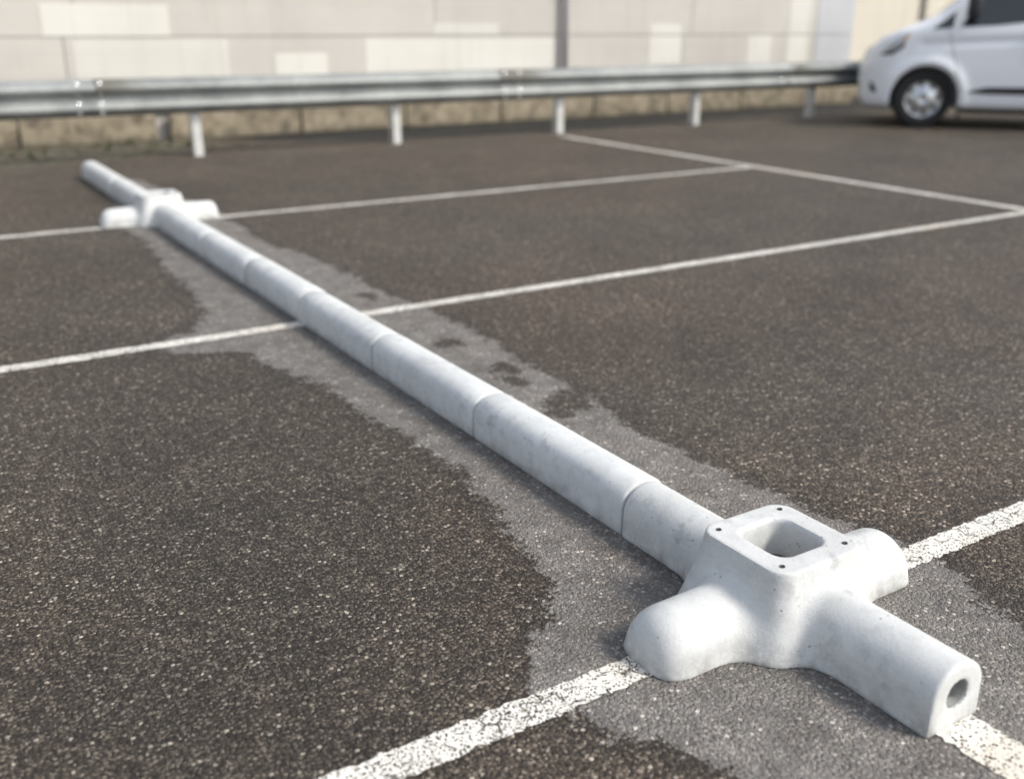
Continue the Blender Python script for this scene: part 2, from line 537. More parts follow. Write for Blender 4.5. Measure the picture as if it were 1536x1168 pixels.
def line(name, p0, p1, width, label):
    p0 = np.array(p0, float); p1 = np.array(p1, float)
    L = np.linalg.norm(p1 - p0); d = (p1 - p0) / L; nrm = np.array([-d[1], d[0]])
    n = max(2, int(L / 0.011))
    ts = np.linspace(0, L, n + 1)
    V, F = [], []
    rng = np.random.default_rng(abs(hash(round(float(p0[0] * 7 + p0[1] * 13), 3))) % 1000)
    e0 = rng.normal(0, 0.0024, n + 1); e1 = rng.normal(0, 0.0024, n + 1)
    for k, s in enumerate(ts):
        c = p0 + d * s
        a = c - nrm * (width / 2 + e0[k]); b = c + nrm * (width / 2 + e1[k])
        V += [(a[0], a[1], 0.002), (b[0], b[1], 0.002)]
    for k in range(n):
        F.append((2 * k, 2 * k + 2, 2 * k + 3, 2 * k + 1))
    o = mesh_obj(name, V, F, M['paint'])
    tag(o, label, kind='structure')
    return o
LW = 0.071
line('bay_line', (-3.6, 1.218), (6.31, 1.218), LW, 'worn white bay line under the near post base')
line('bay_line', (-3.6, 3.735), (6.31, 3.735), LW, 'white bay line crossing under the middle of the kerb')
line('bay_line', (-3.6, 6.265), (6.31, 6.265), LW, 'white bay line under the far post base')
line('aisle_line', (6.36, -4.0), (6.36, 9.15), 0.09, 'white line closing the bay ends on the right')
line('row_line', (1.405, -3.0), (1.405, 1.10), 0.098, 'white line continuing from the near end of the kerb')

# ------------------------------------------------------------------ kerb and post bases
KX = 1.398
KH, KR = 0.128, 0.068
def kerb_profile(r, top, n=22):
    """arched outline, from the right foot over the crown to the left foot"""
    zc = top - r * 0.94
    pts = [(r * 0.95, 0.0), (r * 1.01, 0.0075), (r * 1.012, zc * 0.5)]
    for k in range(n + 1):
        a = math.pi * k / n
        ca, sa = math.cos(a), math.sin(a)
        e = 0.86
        pts.append((r * math.copysign(abs(ca) ** e, ca), zc + (top - zc) * abs(sa) ** e))
    pts += [(-r * 1.012, zc * 0.5), (-r * 1.01, 0.0075), (-r * 0.95, 0.0)]
    return pts

def segment_mesh(length):
    base = kerb_profile(KR, KH)
    hole = 16
    V, F = [], []
    rings = []
    stations = [(0.0, 0.006), (0.002, 0.0022), (0.007, 0.0)] + [(length * k / 6, 0.0) for k in range(1, 6)] + [(length - 0.007, 0.0), (length - 0.002, 0.0022), (length, 0.006)]
    for y, ins in stations:
        ring = []
        for x, z in base:
            sx = (KR - ins) / KR
            sz = (KH - ins) / KH
            ring.append(len(V)); V.append((x * sx, y, z * sz))
        rings.append(ring)
    m = len(base)
    for a, b in zip(rings[:-1], rings[1:]):
        for k in range(m):
            F.append((a[k], a[(k + 1) % m], b[(k + 1) % m], b[k]))
    def cap(ring, y, inner_y, flip):
        hv = []
        for k in range(m):
            vx, vz = V[ring[k]][0], V[ring[k]][2] - 0.064
            an = math.atan2(vz, vx)
            hv.append(len(V)); V.append((0.026 * math.cos(an), y, 0.064 + 0.026 * math.sin(an)))
        iv = []
        for k in hv:
            iv.append(len(V)); V.append((V[k][0], inner_y, V[k][2]))
        for k in range(m):
            k2 = (k + 1) % m
            for q in ((ring[k], hv[k], hv[k2], ring[k2]), (hv[k], iv[k], iv[k2], hv[k2])):
                F.append(q[::-1] if flip else q)
        F.append(tuple(iv) if flip else tuple(iv[::-1]))
    cap(rings[0], 0.0, 0.06, False)
    cap(rings[-1], length, length - 0.06, True)
    bm = bmesh.new()
    vs_ = [bm.verts.new(v) for v in V]
    for f in F:
        try: bm.faces.new([vs_[i] for i in f])
        except ValueError: pass
    bmesh.ops.recalc_face_normals(bm, faces=list(bm.faces))
    for f in bm.faces:
        f.smooth = len(f.verts) == 4
    me = bpy.data.meshes.new('kerb_segment')
    bm.to_mesh(me); bm.free()
    me.materials.append(M['kerb'])
    me.set_sharp_from_angle(angle=math.radians(35))
    return me

SEG = 0.706
seg_full = segment_mesh(SEG - 0.010)
seg_half = segment_mesh(0.36)
NEAR_Y, FAR_Y, ARM = 1.220, 6.298, 0.42
def kerb_segment(me, y, label, k):
    o = bpy.data.objects.new('kerb_segment', me)
    COL.objects.link(o)
    o.location = (KX + 0.0022 * math.sin(k * 2.3 + 0.4), y + 0.005, 0.0)
    o.rotation_euler = (0, 0, 0.0025 * math.sin(k * 1.7))
    o.scale = (1 + 0.006 * math.sin(k * 3.1), 1, 1 + 0.007 * math.sin(k * 4.7 + 1))
    tag(o, label, 'kerb', 'concrete kerb segments laid end to end', 'thing')
    return o
y0 = NEAR_Y + ARM + 0.002
order = ['pale grey concrete kerb segment butted against the near post base',
         'second kerb segment from the near post base, with stained front joint',
         'third kerb segment from the near post base, just before the crossing line',
         'fourth kerb segment from the near post base, lying over the middle white line',
         'fifth kerb segment from the near post base, just past the middle white line',
         'sixth kerb segment from the near post base, touching the far post base']
for k in range(6):
    kerb_segment(seg_full, y0 + k * SEG, order[k], k)
y1 = FAR_Y + ARM + 0.002
kerb_segment(seg_full, y1, 'kerb segment directly behind the far post base', 6)
kerb_segment(seg_full, y1 + SEG, 'second kerb segment behind the far post base', 7)
kerb_segment(seg_half, y1 + 2 * SEG, 'short last kerb segment at the far end near the guardrail', 8)

def base_field(P):
    x, y, z = P[:, 0], P[:, 1], P[:, 2]
    ax, ay = np.abs(x), np.abs(y)
    # kerb arms
    zc = KH - KR * 0.94
    zz = np.maximum(z - zc, 0)
    arm = np.hypot(x, zz * (KR / (KH - zc))) - KR * (1.02 - 0.02 * np.clip(z / zc, 0, 1))
    arm = smax(arm, ay - ARM, 0.008)
    # feet
    fr, ft = 0.079, 0.107
    zf = ft - fr
    zz2 = np.maximum(z - zf + 0.03 * np.maximum(ax - 0.15, 0), 0)
    foot = np.hypot(y, zz2) - fr * (1.05 - 0.05 * np.clip(z / zf, 0, 1))
    foot = np.where(x < 0, smax(foot, ax - 0.352 + 0.16 * np.maximum(z, 0), 0.060), smax(foot, ax - 0.342 + 0.10 * np.maximum(z, 0), 0.035))
    # square body, flaring towards the ground
    top = 0.176
    half = 0.117 + 0.036 * np.clip((top - z) / top, 0, 1) ** 1.25
    rc = 0.042
    qx, qy = ax - half + rc, ay - half + rc
    body = np.hypot(np.maximum(qx, 0), np.maximum(qy, 0)) + np.minimum(np.maximum(qx, qy), 0) - rc
    body = smax(body, z - top, 0.006)
    d = smin(arm, foot, 0.03)
    d = smin(d, body, 0.082 - 0.052 * np.clip(z / 0.115, 0, 1))
    # the flares must not swell the plate above its own outline
    #np.hypot(np.maximum(ax - 0.117 + rc, 0), np.maximum(ay - 0.117 + rc, 0)) + np.minimum(np.maximum(ax, ay) - 0.117 + rc, 0) - rc, -(z - 0.158), 0.02)
    d = np.where(z > 0.150, smax(d, np.hypot(np.maximum(ax - 0.119 + rc, 0), np.maximum(ay - 0.119 + rc, 0)) + np.minimum(np.maximum(ax, ay) - 0.119 + rc, 0) - rc - 0.30 * np.maximum(0.176 - z, 0) - 0.0, 0.004), d)
    d = smax(d, z - top, 0.003)
    d = smax(d, -z, 0.006)
    # socket
    ih, ir = 0.0655, 0.034
    h2 = ih + 0.35 * np.maximum(z - (top - 0.008), 0) + 0.040 * (z < top - 0.084)
    sx, sy = ax - h2 + ir, ay - h2 + ir
    sock = np.hypot(np.maximum(sx, 0), np.maximum(sy, 0)) + np.minimum(np.maximum(sx, sy), 0) - ir
    d = smax(d, -sock, 0.004)
    # bore in both arm ends
    bore = np.hypot(x, z - 0.066) - 0.029
    bore = np.maximum(bore, -(ay - 0.20))
    d = smax(d, -bore, 0.004)
    return d
bp, bf = surface_nets(base_field, (-0.37, -0.436, -0.012), (0.37, 0.436, 0.19), 0.005, 5)
bp[:, 2] = np.maximum(bp[:, 2], 0.0)

cup_bm = bmesh.new()
def ring_cup(bm, r, depth, n=14):
    """shallow lipped cup of a threaded insert"""
    prof = [(r * 1.32, 0.0), (r * 1.28, 0.0016), (r, 0.0018), (r * 0.92, 0.0006), (r * 0.85, -depth), (0.0006, -depth)]
    rings = [[bm.verts.new((a * math.cos(2 * math.pi * k / n), a * math.sin(2 * math.pi * k / n), z)) for k in range(n)] for a, z in prof]
    for a, b in zip(rings[:-1], rings[1:]):
        for k in range(n):
            bm.faces.new((a[k], a[(k + 1) % n], b[(k + 1) % n], b[k]))
ring_cup(cup_bm, 0.0042, 0.0)
insert_src = None
casting_src = None
def duct_mesh(r, l, n=24):
    V = [(rr * math.cos(2 * math.pi * k / n), y, rr * math.sin(2 * math.pi * k / n)) for rr, y in ((r, 0), (r, l), (r - 0.0022, l), (r - 0.0022, 0)) for k in range(n)]
    F = [(a * n + k, a * n + (k + 1) % n, ((a + 1) % 4) * n + (k + 1) % n, ((a + 1) % 4) * n + k) for a in range(4) for k in range(n)]
    return V, F
duct_src = None
def post_base(y, rz, label):
    global insert_src, casting_src
    e = empty('post_base', (KX, y, 0.0), rz)
    tag(e, label, 'post base', 'cross shaped post bases in the kerb line')
    if casting_src is None:
        c = mesh_obj('casting', bp, bf, M['casting'], e, smooth=True)
        c.data.set_sharp_from_angle(angle=math.radians(40))
        casting_src = c
    else:
        c = share('casting', casting_src, e)
    for sx in (-1, 1):
        for sy in (-1, 1):
            loc = (0.0865 * sx, 0.0865 * sy, 0.1755)
            if insert_src is None:
                insert_src = bm_obj('threaded_insert', cup_bm, M['insert'], e, True, loc)
            else:
                share('threaded_insert', insert_src, e, loc)
    global duct_src
    if duct_src is None:
        duct_src = mesh_obj('duct', *duct_mesh(0.0282, 0.20), M['duct'], e, True, (0, -ARM + 0.006, 0.066))
    else:
        share('duct', duct_src, e, (0, -ARM + 0.006, 0.066))
    return e
post_base(NEAR_Y, 0.0, 'near white cross shaped concrete post base with open square socket')
post_base(FAR_Y, 0.0, 'far white cross shaped concrete post base, small, close to the guardrail')

# ------------------------------------------------------------------ guardrail
RY = 9.36
def w_beam(length):
    prof = [(0.0, 0.695), (-0.012, 0.690), (-0.030, 0.662), (-0.074, 0.645), (-0.083, 0.628), (-0.083, 0.608), (-0.074, 0.592), (-0.014, 0.562), (-0.004, 0.548),
            (-0.004, 0.532), (-0.014, 0.518), (-0.074, 0.488), (-0.083, 0.472), (-0.083, 0.452), (-0.074, 0.435), (-0.030, 0.418), (-0.012, 0.390), (0.0, 0.385)]
    th = 0.004
    loop = prof + [(y + th, z) for y, z in reversed(prof)]
    n = len(loop)
    V, F = [], []
    st = [0.0, 0.02] + [length * k / 8 for k in range(1, 8)] + [length - 0.02, length]
    for x in st:
        bow = 0.004 * math.sin(x * 2.1)
        for y, z in loop:
            V.append((x, y + bow, z))
    for a in range(len(st) - 1):
        for k in range(n):
            F.append((a * n + k, a * n + (k + 1) % n, (a + 1) * n + (k + 1) % n, (a + 1) * n + k))
    half = n // 2
    for k in range(half - 1):
        F.append((k, n - 1 - k, n - 2 - k, k + 1))
        e0 = (len(st) - 1) * n
        F.append((e0 + k, e0 + k + 1, e0 + n - 2 - k, e0 + n - 1 - k))
    return V, F
rail = empty('guardrail', (0, RY, 0))
tag(rail, 'galvanised steel crash barrier with corrugated beam running along the wall', 'guardrail')
bV, bF = w_beam(4.30)
beam_src = mesh_obj('beam', bV, bF, M['steel'], rail, smooth=False)
beam_src.data.polygons.foreach_set('use_smooth', [True] * len(beam_src.data.polygons))
beam_src.data.set_sharp_from_angle(angle=math.radians(50))
# one bolt: domed head
bb = bmesh.new()
bmesh.ops.create_uvsphere(bb, u_segments=10, v_segments=6, radius=0.022)
for v in bb.verts:
    v.co = Vector((v.co.x, v.co.z * 0.45 if v.co.z > 0 else v.co.z * 0.1, v.co.y))
    v.co.y = -v.co.y
bolt_src = None
beams = []
bx = [-6.7, -2.65, 1.45, 5.65, 9.75, 13.9]
for k, x in enumerate(bx):
    b = beam_src if k == 0 else share('beam', beam_src, rail)
    b.location = (x, -0.0052 * (k % 2), 0.0006 * (k % 2))
    for i, (dx, z) in enumerate([(0.06, 0.655), (0.24, 0.655), (0.06, 0.425), (0.24, 0.425), (0.06, 0.585), (0.24, 0.585), (0.06, 0.495), (0.24, 0.495)]):
        yy = -0.056 if z in (0.655, 0.425) else -0.048
        if bolt_src is None:
            bolt_src = bm_obj('bolt', bb, M['bolt'], b, True, (dx, yy, z))
        else:
            share('bolt', bolt_src, b, (dx, yy, z))
def post_mesh():
    # rolled C section standing behind the beam
    outer = [(-0.055, 0.0), (0.055, 0.0), (0.055, 0.10), (0.030, 0.10)]
    inner = [(0.030, 0.094), (0.049, 0.094), (0.049, 0.006), (-0.049, 0.006)]
    poly = [(-0.055, 0.10), (-0.055, 0.0), (0.055, 0.0), (0.055, 0.10), (0.030, 0.10), (0.030, 0.094), (0.049, 0.094), (0.049, 0.006), (-0.049, 0.006), (-0.049, 0.094), (-0.030, 0.094), (-0.030, 0.10)]
    V = [(x, y, z) for z in (0.0, 0.68) for x, y in poly]
    n = len(poly)
    F = [(k, (k + 1) % n, n + (k + 1) % n, n + k) for k in range(n)]
    F.append(tuple(range(n, 2 * n)))
    return V, F
pV, pF = post_mesh()
post_src = None
for k in range(-4, 9):
    x = 2.5 + 2.0 * k
    if post_src is None:
        pV = [(x * 0.72, y, z) for x, y, z in pV]
        post_src = mesh_obj('post', pV, pF, M['postpaint'], rail, loc=(x, 0.045, 0))
        sp_src = box('spacer', -0.05, 0.05, 0.005, 0.044, 0.43, 0.65, M['steel'], rail, 0.004)
        sp_src.location = (x, 0, 0)
    else:
        p = share('post', post_src, rail, (x, 0.045, 0), (0.0, random.uniform(-0.012, 0.012), random.uniform(-0.06, 0.06)))
        share('spacer', sp_src, rail, (x, 0, 0))

# ------------------------------------------------------------------ boundary wall
WY = 11.0
wall = empty('boundary_wall', (0, WY, 0))
tag(wall, 'long pale rendered panel wall with repainted cream rectangles behind the guardrail', 'wall')
box('wall_core', -14, 13.0, 0.06, 0.30, 0.0, 3.36, M['wall'], wall)
GAP = 0.0035
rows = [(0.27, 1.012), (1.012, 1.86), (1.86, 2.70), (2.70, 3.40)]
offs = [1.72, 5.80, 1.72, 5.80]
for r, (z0, z1) in enumerate(rows):
    L = 3.95
    x = offs[r] - L * 5
    while x < 12.2:
        a, b = max(x, -14.0), min(x + L, 12.2)
        if b - a > 0.2:
            box('panel', a + GAP, b - GAP, 0.0, 0.06, z0 + GAP, z1 - GAP, M['wall'], wall, 0.008)
        x += L
for i, (z0, z1) in enumerate(rows):
    box('panel', 12.2 + GAP, 13.0, -0.004, 0.06, z0 + GAP, z1 - GAP, M['wall_blue'], wall, 0.008)
box('coping', -14.05, 13.05, -0.04, 0.34, 3.40, 3.47, M['wall'], wall, 0.01)
for (a, z0, b, z1) in [(1.55, 1.018, 2.75, 1.315), (1.80, 0.60, 3.33, 0.985), (3.83, 0.61, 4.43, 0.835), (4.90, 0.62, 7.48, 0.985), (5.78, 1.020, 6.66, 1.15),
                       (9.02, 0.64, 9.56, 1.005), (9.03, 1.020, 9.55, 1.15), (10.82, 0.62, 11.28, 1.005), (11.62, 0.60, 12.04, 1.005), (11.62, 1.02, 12.04, 1.80)]:
    box('painted_patch', a, b, -0.004, 0.002, z0, z1, M['patch'], wall, 0.0015)

# tan concrete blocks at the foot of the wall
pl = empty('wall_plinth', (0, WY, 0))
tag(pl, 'low tan concrete block plinth at the foot of the wall', 'plinth')
edges = [-9.4, -8.05, -6.7, -5.35, -4.0, -2.7, -1.4, -0.1, 1.19, 2.50]
x = 2.62
while x < 13.0:
    edges.append(x); x += 1.33 + 0.1 * math.sin(x * 3)
edges.append(13.02)
blocks = []
for a, b in zip(edges[:-1], edges[1:]):
    if abs(b - 2.62) < 0.001 or b - a < 0.3:
        continue
    blocks.append((a, b))
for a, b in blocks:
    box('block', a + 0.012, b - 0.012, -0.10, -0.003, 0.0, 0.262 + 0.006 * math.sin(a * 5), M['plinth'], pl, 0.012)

# drainpipe
dp = empty('drainpipe', (7.60, WY - 0.075, 0))
tag(dp, 'slim grey drainpipe standing against the pale wall behind the guardrail', 'drainpipe')
def tube(name, r, z0, z1, mat, parent, n=14):
    V = [(r * math.cos(2 * math.pi * k / n), r * math.sin(2 * math.pi * k / n), z) for z in (z0, z1) for k in range(n)]
    F = [(k, (k + 1) % n, n + (k + 1) % n, n + k) for k in range(n)] + [tuple(range(n, 2 * n)), tuple(range(n - 1, -1, -1))]
    o = mesh_obj(name, V, F, mat, parent)
    o.data.polygons.foreach_set('use_smooth', [len(p.vertices) == 4 for p in o.data.polygons])
    return o
tube('pipe', 0.038, 0.27, 3.30, M['pipe'], dp)
for z in (0.55, 1.55, 2.6):
    c = tube('bracket', 0.046, z, z + 0.035, M['pipe'], dp)

# cream building beyond the end of the wall
cb = empty('cream_building', (13.2, WY + 0.9, 0))
tag(cb, 'cream building with flat pilasters beyond the wall end, behind the van', 'building')
box('facade', 0.0, 16, 0.0, 6.0, 0.0, 4.2, M['wall_cream'], cb)
for x in (0.0, 2.5, 5.0, 7.5, 10.0):
    box('pilaster', x + 0.05, x + 0.36, -0.10, -0.003, 0.0, 4.1, M['wall_cream'], cb, 0.01)
box('base_course', -0.02, 16.02, -0.14, -0.103, 0.0, 0.40, M['plinth'], cb, 0.01)
box('cornice', -0.1, 16.1, -0.2, -0.003, 4.12, 4.35, M['wall_cream'], cb, 0.02)

# ------------------------------------------------------------------ weeds and leaf litter at the wall foot
def litter():
    rng = np.random.default_rng(5)
    V, F = [], []
    for _ in range(1500):
        x = rng.uniform(-3.5, 3.2); y = rng.uniform(9.5, 10.88)
        if rng.random() > 0.35 + 0.65 * (y - 9.5) / 1.4: continue
        s = rng.uniform(0.012, 0.035); a = rng.uniform(0, 6.28); tilt = rng.uniform(0, 0.6)
        ca, sa = math.cos(a), math.sin(a); k = len(V)
        for u, w, h in ((-1, 0, 0.1), (0, 0.5, tilt), (1, 0, 0.15), (0, -0.5, 0.05)):
            V.append((x + s * (u * ca - w * sa), y + s * (u * sa + w * ca), 0.006 + s * h))
        F.append((k, k + 1, k + 2, k + 3))
    o = mesh_obj('leaf_litter', V, F, M['litter'])
    tag(o, 'dry leaf litter gathered at the foot of the wall on the left', 'leaf litter', kind='stuff')
    V, F = [], []
    for _ in range(60):
        x = rng.uniform(-3.5, 3.0); y = rng.uniform(9.9, 10.86)
        for b in range(rng.integers(6, 14)):
            a = rng.uniform(0, 6.28); l = rng.uniform(0.02, 0.07); w = rng.uniform(0.004, 0.009); k = len(V)
            dx, dy = math.cos(a), math.sin(a); px, py = -dy * w, dx * w
            V += [(x + px, y + py, 0.002), (x - px, y - py, 0.002), (x + dx * l * 0.5 - px, y + dy * l * 0.5 - py, l * 0.8), (x + dx * l * 0.5 + px, y + dy * l * 0.5 + py, l * 0.8), (x + dx * l, y + dy * l, l * 0.9)]
            F += [(k, k + 1, k + 2, k + 3), (k + 3, k + 2, k + 4)]
    o = mesh_obj('weeds', V, F, M['weed'])
    tag(o, 'small green weeds growing between guardrail and wall on the left', 'weeds', kind='stuff')
litter()
def grit():
    rng = np.random.default_rng(21)
    V, F = [], []
    def pebble(x, y, r):
        k = len(V); q = rng.uniform(0.6, 1.25, 6)
        a = rng.uniform(0, 6.28); ca, sa = math.cos(a), math.sin(a)
        V.extend([(x + r * q[0] * ca, y + r * q[0] * sa, r * 0.35), (x - r * q[1] * sa, y + r * q[1] * ca, r * 0.3), (x - r * q[2] * ca, y - r * q[2] * sa, r * 0.4),
                  (x + r * q[3] * sa, y - r * q[3] * ca, r * 0.3), (x, y, r * 0.9 * q[4]), (x, y, -0.001)])
        for i in range(4):
            F.append((k + i, k + (i + 1) % 4, k + 4)); F.append((k + (i + 1) % 4, k + i, k + 5))
    for _ in range(1500):                                   # swept against both feet of the kerb
        y = rng.uniform(0.8, 6.0); side = rng.choice((-1, 1))
        pebble(KX + side * (0.070 + abs(rng.normal(0, 0.018))), y, rng.uniform(0.0012, 0.0034))
    for _ in range(420):                                    # round the near post base
        a = rng.uniform(0, 6.28)
        pebble(KX + (0.12 + abs(rng.normal(0, 0.05)) + 0.24 * abs(math.cos(a)) ** 6) * math.cos(a), NEAR_Y + (0.12 + abs(rng.normal(0, 0.05))) * math.sin(a), rng.uniform(0.0012, 0.0036))
    for _ in range(700):                                    # loose on the open asphalt
        pebble(rng.uniform(-0.6, 4.5), rng.uniform(0.6, 5.5), rng.uniform(0.0015, 0.0042))
    o = mesh_obj('loose_grit', V, F, M['grit'])
    tag(o, 'loose stone grit scattered on the asphalt and along the kerb', 'grit', kind='stuff')
grit()

# ------------------------------------------------------------------ van
VAN_HEAD = math.radians(-51)
van = empty('van', (10.49, 7.74, 0.0), VAN_HEAD)
tag(van, 'white delivery van with black side moulding parked by the guardrail', 'van')
VW = 1.96
PROFILE = [(-0.66, 0.22), (-0.74, 0.32), (-0.76, 0.50), (-0.74, 0.72), (-0.67, 0.88), (-0.52, 1.01), (-0.30, 1.12), (-0.06, 1.21), (0.06, 1.27), (0.36, 1.53), (0.70, 1.84),
           (0.94, 1.95), (1.5, 2.0), (3.85, 1.97), (3.97, 1.86), (4.03, 1.2), (4.05, 0.7), (4.03, 0.35), (3.95, 0.22)]
WB, WR = 2.93, 0.33
def van_inset(u, z):
    t = np.clip((-u - 0.30) / 0.50, 0, 0.98)
    ins = 0.70 * (1 - np.sqrt(1 - t * t))
    t2 = np.clip((u - 3.75) / 0.35, 0, 0.95)
    ins = ins + 0.16 * (1 - np.sqrt(1 - t2 * t2))
    ins = ins + 0.17 * np.maximum(z - 1.08, 0) + 0.05 * ((z - 0.75) / 0.6) ** 2 * (z < 0.75)
    ins = ins + 0.016 * np.exp(-((z - (0.94 + 0.05 * u)) / 0.03) ** 2) * (u > -0.1)
    for uc in (0.0, WB):
        r = np.hypot(u - uc, z - WR)
        ins = ins - 0.028 * np.exp(-((r - 0.42) / 0.055) ** 2)
    ins = ins + 0.03
    return ins
def van_field(P):
    u, y, z = P[:, 0], P[:, 1], P[:, 2]
    prof = poly_sdf(np.stack([u, z], -1), PROFILE)
    ins = van_inset(u, z)
    side = np.maximum(ins - y, y - (VW - ins))
    d = smax(prof, side * 0.9, 0.11)
    for uc in (0.0, WB):
        arch = np.hypot(u - uc, z - WR) - 0.375
        well = np.maximum(arch, np.minimum(y - 0.30, (VW - 0.30) - y) if False else np.maximum(0, 0) + np.where(y < VW / 2, y - 0.30, VW - 0.30 - y))
        d = smax(d, -well, 0.012)
    return d
vp_, vf_ = surface_nets(van_field, (-1.0, -0.06, 0.12), (4.16, VW + 0.06, 2.1), 0.034, 4)
body = mesh_obj('body', vp_, vf_, M['vanwhite'], van, smooth=True)
body.data.set_sharp_from_angle(angle=math.radians(45))

def side_y(U, Z):
    """near-side surface of the body at every (u, z)"""
    U = np.asarray(U, float); Z = np.asarray(Z, float)
    lo, hi = np.full(len(U), -0.05), np.full(len(U), 0.95)
    for _ in range(18):
        m = (lo + hi) / 2
        out = van_field(np.stack([U, m, Z], -1)) > 0
        lo = np.where(out, m, lo); hi = np.where(out, hi, m)
    return (lo + hi) / 2
def side_patch(name, bottom, top, mat, parent, off=0.006, nu=14, nv=5, mirror=False):
    bottom = np.array(bottom, float); top = np.array(top, float)
    def along(c, t):
        seg = np.linspace(0, 1, len(c))
        return np.array([np.interp(t, seg, c[:, 0]), np.interp(t, seg, c[:, 1])])
    V, F = [], []
    for i in range(nu + 1):
        b, tp = along(bottom, i / nu), along(top, i / nu)
        for j in range(nv + 1):
            q = b + (tp - b) * j / nv
            V.append((q[0], q[1]))
    n = len(V)
    Q = np.array(V)
    V = [(a, b - off, c) for a, b, c in zip(Q[:, 0], side_y(Q[:, 0], Q[:, 1]), Q[:, 1])]
    V += [(x, y + off + 0.012, z) for x, y, z in V]
    k = nv + 1
    for i in range(nu):
        for j in range(nv):
            a = i * k + j
            F.append((a, a + k, a + k + 1, a + 1))
    rim = [i * k for i in range(nu + 1)] + [nu * k + j for j in range(1, nv + 1)] + [i * k + nv for i in range(nu - 1, -1, -1)] + [j for j in range(nv - 1, 0, -1)]
    for a, b in zip(rim, rim[1:] + rim[:1]):
        F.append((a, n + a, n + b, b))
    if mirror:
        V = [(x, VW - y, z) for x, y, z in V]; F = [f[::-1] for f in F]
    return mesh_obj(name, V, F, mat, parent, smooth=False)
for mir in (False, True):
    side_patch('door_window', [(0.30, 1.125), (0.7, 1.15), (0.98, 1.18), (1.12, 1.26)], [(0.52, 1.50), (0.80, 1.74), (1.0, 1.77), (1.14, 1.78)], M['glass'], van, mirror=mir)
    side_patch('quarter_window', [(0.00, 1.105), (0.14, 1.112), (0.22, 1.12)], [(0.02, 1.118), (0.15, 1.225), (0.23, 1.30)], M['glass'], van, nu=6, nv=3, mirror=mir)
    side_patch('side_window', [(1.50, 1.24), (2.4, 1.28)], [(1.50, 1.80), (2.4, 1.80)], M['glass'], van, mirror=mir)
    side_patch('side_moulding', [(0.46, 0.425), (0.62, 0.405), (1.6, 0.40), (2.44, 0.40)], [(0.48, 0.432), (0.66, 0.475), (1.6, 0.49), (2.46, 0.49)], M['vandark'], van, off=0.014, nu=20, nv=3, mirror=mir)
    side_patch('headlight', [(-0.50, 0.85), (-0.38, 0.88), (-0.27, 0.97)], [(-0.47, 0.93), (-0.36, 1.02), (-0.23, 1.085)], M['lamp'], van, off=0.008, nu=8, nv=4, mirror=mir)
    side_patch('headlight_trim', [(-0.53, 0.815), (-0.40, 0.825), (-0.28, 0.91)], [(-0.51, 0.846), (-0.385, 0.876), (-0.272, 0.965)], M['vandark'], van, off=0.009, nu=8, nv=2, mirror=mir)
    side_patch('indicator', [(-0.31, 0.975), (-0.25, 1.005)], [(-0.29, 1.015), (-0.23, 1.055)], M['amber'], van, off=0.012, nu=3, nv=2, mirror=mir)
    side_patch('fog_vent', [(-0.60, 0.40), (-0.52, 0.39)], [(-0.62, 0.52), (-0.57, 0.49)], M['vandark'], van, off=0.004, nu=4, nv=3, mirror=mir)
    side_patch('door_handle', [(1.02, 1.03), (1.22, 1.04)], [(1.02, 1.07), (1.22, 1.08)], M['vandark'], van, off=0.03, nu=4, nv=2, mirror=mir)
    side_patch('door_handle', [(1.08, 0.84), (1.16, 0.842)], [(1.08, 0.90), (1.16, 0.902)], M['vandark'], van, off=0.018, nu=3, nv=2, mirror=mir)
    side_patch('door_seam', [(0.44, 0.30), (0.445, 0.30)], [(0.175, 1.10), (0.181, 1.10)], M['vandark'], van, off=0.0015, nu=1, nv=24, mirror=mir)
    side_patch('door_seam', [(1.36, 0.30), (1.366, 0.30)], [(1.36, 1.85), (1.366, 1.85)], M['vandark'], van, off=0.0015, nu=1, nv=20, mirror=mir)
    # mirror
    mm = box_mesh(0.33, 0.47, -0.20, -0.01, 1.22, 1.46, 0.04)
    for v in mm.verts:
        if mir: v.co.y = VW - v.co.y
    if mir: bmesh.ops.reverse_faces(mm, faces=list(mm.faces))
    mo = bm_obj('wing_mirror', mm, M['vandark'], van, True)
    bpy_box = box_mesh(0.37, 0.44, -0.02, 0.12, 1.20, 1.25, 0.01)
    for v in bpy_box.verts:
        if mir: v.co.y = VW - v.co.y
    bm_obj('mirror_arm', bpy_box, M['vandark'], mo)

def front_u(Y, Z):
    Y = np.asarray(Y, float); Z = np.asarray(Z, float)
    lo, hi = np.full(len(Y), -1.0), np.full(len(Y), 1.6)
    for _ in range(20):
        m = (lo + hi) / 2
        out = van_field(np.stack([m, Y, Z], -1)) > 0
        lo = np.where(out, m, lo); hi = np.where(out, hi, m)
    return (lo + hi) / 2
def front_patch(name, rows_, mat, parent, off=0.006, ny=12):
    V, F = [], []
    for z, a, b in rows_:
        for i in range(ny + 1):
            y = a + (b - a) * i / ny
            V.append((y, z))
    Q = np.array(V)
    V = [(a - off, b, c + off * 0.5) for a, b, c in zip(front_u(Q[:, 0], Q[:, 1]), Q[:, 0], Q[:, 1])]
    k = ny + 1
    for r in range(len(rows_) - 1):
        for i in range(ny):
            a = r * k + i
            F.append((a, a + 1, a + k + 1, a + k))
    n = len(V)
    V += [(x + off + 0.01, y, z - 0.006) for x, y, z in V]
    rim = list(range(0, k)) + [r * k + ny for r in range(1, len(rows_))] + [(len(rows_) - 1) * k + i for i in range(ny - 1, -1, -1)] + [r * k for r in range(len(rows_) - 2, 0, -1)]
    for a, b in zip(rim, rim[1:] + rim[:1]):
        F.append((a, b, n + b, n + a))
    return mesh_obj(name, V, F, mat, parent)
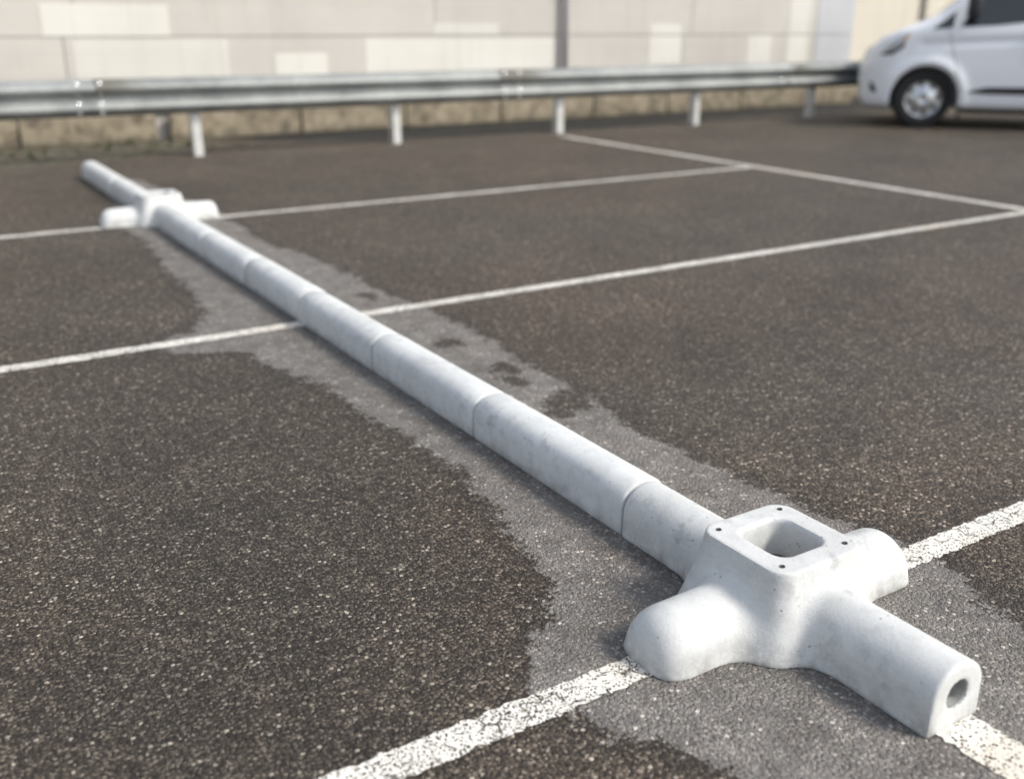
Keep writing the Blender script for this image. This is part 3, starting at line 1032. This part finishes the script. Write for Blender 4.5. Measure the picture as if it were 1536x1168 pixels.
front_patch('windscreen', [(z, 0.20 + 0.12 * (z - 1.34), VW - 0.20 - 0.12 * (z - 1.34)) for z in np.linspace(1.34, 1.82, 7)], M['glass'], van)
front_patch('grille', [(z, 0.50, VW - 0.50) for z in np.linspace(0.70, 0.90, 5)], M['vandark'], van)
front_patch('lower_grille', [(z, 0.50, VW - 0.50) for z in np.linspace(0.34, 0.50, 4)], M['vandark'], van)
front_patch('number_plate', [(z, 0.72, VW - 0.72) for z in np.linspace(0.56, 0.67, 3)], M['patch'], van, off=0.012)

# wheels
def lathe(name, prof, mat, parent, n=36, loc=(0, 0, 0)):
    """profile of (radius, y) spun about the y axis"""
    V, F = [], []
    for r, y in prof:
        for k in range(n):
            a = 2 * math.pi * k / n
            V.append((r * math.cos(a), y, r * math.sin(a)))
    for i in range(len(prof) - 1):
        for k in range(n):
            F.append((i * n + k, i * n + (k + 1) % n, (i + 1) * n + (k + 1) % n, (i + 1) * n + k))
    o = mesh_obj(name, V, F, mat, parent, smooth=True, loc=loc)
    bm = bmesh.new(); bm.from_mesh(o.data); bmesh.ops.recalc_face_normals(bm, faces=list(bm.faces)); bm.to_mesh(o.data); bm.free()
    o.data.set_sharp_from_angle(angle=math.radians(40))
    return o
tyre_prof = [(0.205, 0.02), (0.225, 0.004), (0.275, 0.0), (0.31, 0.008), (0.326, 0.03), (0.33, 0.10), (0.326, 0.17), (0.31, 0.20), (0.21, 0.20), (0.205, 0.18), (0.205, 0.02)]
rim_prof = [(0.206, 0.006), (0.196, 0.010), (0.190, 0.030), (0.150, 0.034), (0.12, 0.020), (0.075, 0.008), (0.060, 0.004), (0.045, 0.012), (0.0005, 0.012)]
wheel_data = {}
for uc in (0.0, WB):
    for mir in (False, True):
        w = empty('wheel', (uc, 0.055 if not mir else VW - 0.055, WR), math.pi if mir else 0.0)
        w.parent = van
        if uc == 0.0:
            w.rotation_euler[2] += math.radians(9)
        if not wheel_data:
            wheel_data['tyre'] = lathe('tyre', tyre_prof, M['tyre'], w)
            wheel_data['rim'] = lathe('rim', rim_prof, M['rim'], w)
            pocket = lathe('spoke_gap', [(0.026, 0.0), (0.022, 0.003), (0.0005, 0.004)], M['vandark'], w, 12, (0.0, 0, 0))
            wheel_data['gap'] = pocket
            first = True
        else:
            share('tyre', wheel_data['tyre'], w); share('rim', wheel_data['rim'], w)
            first = False
        for k in range(8):
            a = 2 * math.pi * k / 8 + 0.2
            loc = (0.165 * math.cos(a), 0.027, 0.165 * math.sin(a))
            if k == 0 and first:
                wheel_data['gap'].location = loc
            else:
                share('spoke_gap', wheel_data['gap'], w, loc)
for uc in (0.0, WB):
    for mir in (False, True):
        n = 22
        V, F = [], []
        for y in (0.075, 0.295):
            for r in (0.372, 0.352):
                for k in range(n + 1):
                    a = math.radians(-12 + 204 * k / n)
                    V.append((uc + r * math.cos(a), y if not mir else VW - y, WR + r * math.sin(a)))
        m = n + 1
        for k in range(n):
            for a, b in ((0, 1), (1, 3), (3, 2), (2, 0)):
                F.append((a * m + k, a * m + k + 1, b * m + k + 1, b * m + k))
        mesh_obj('wheel_arch_liner', V, F, M['vandark'], van)
# underside parts that show below the sill
box('underbody', 0.45, 3.9, 0.25, VW - 0.25, 0.17, 0.24, M['vandark'], van, 0.02)
box('mud_flap', 0.40, 0.415, 0.05, 0.28, 0.10, 0.34, M['vandark'], van, 0.003)
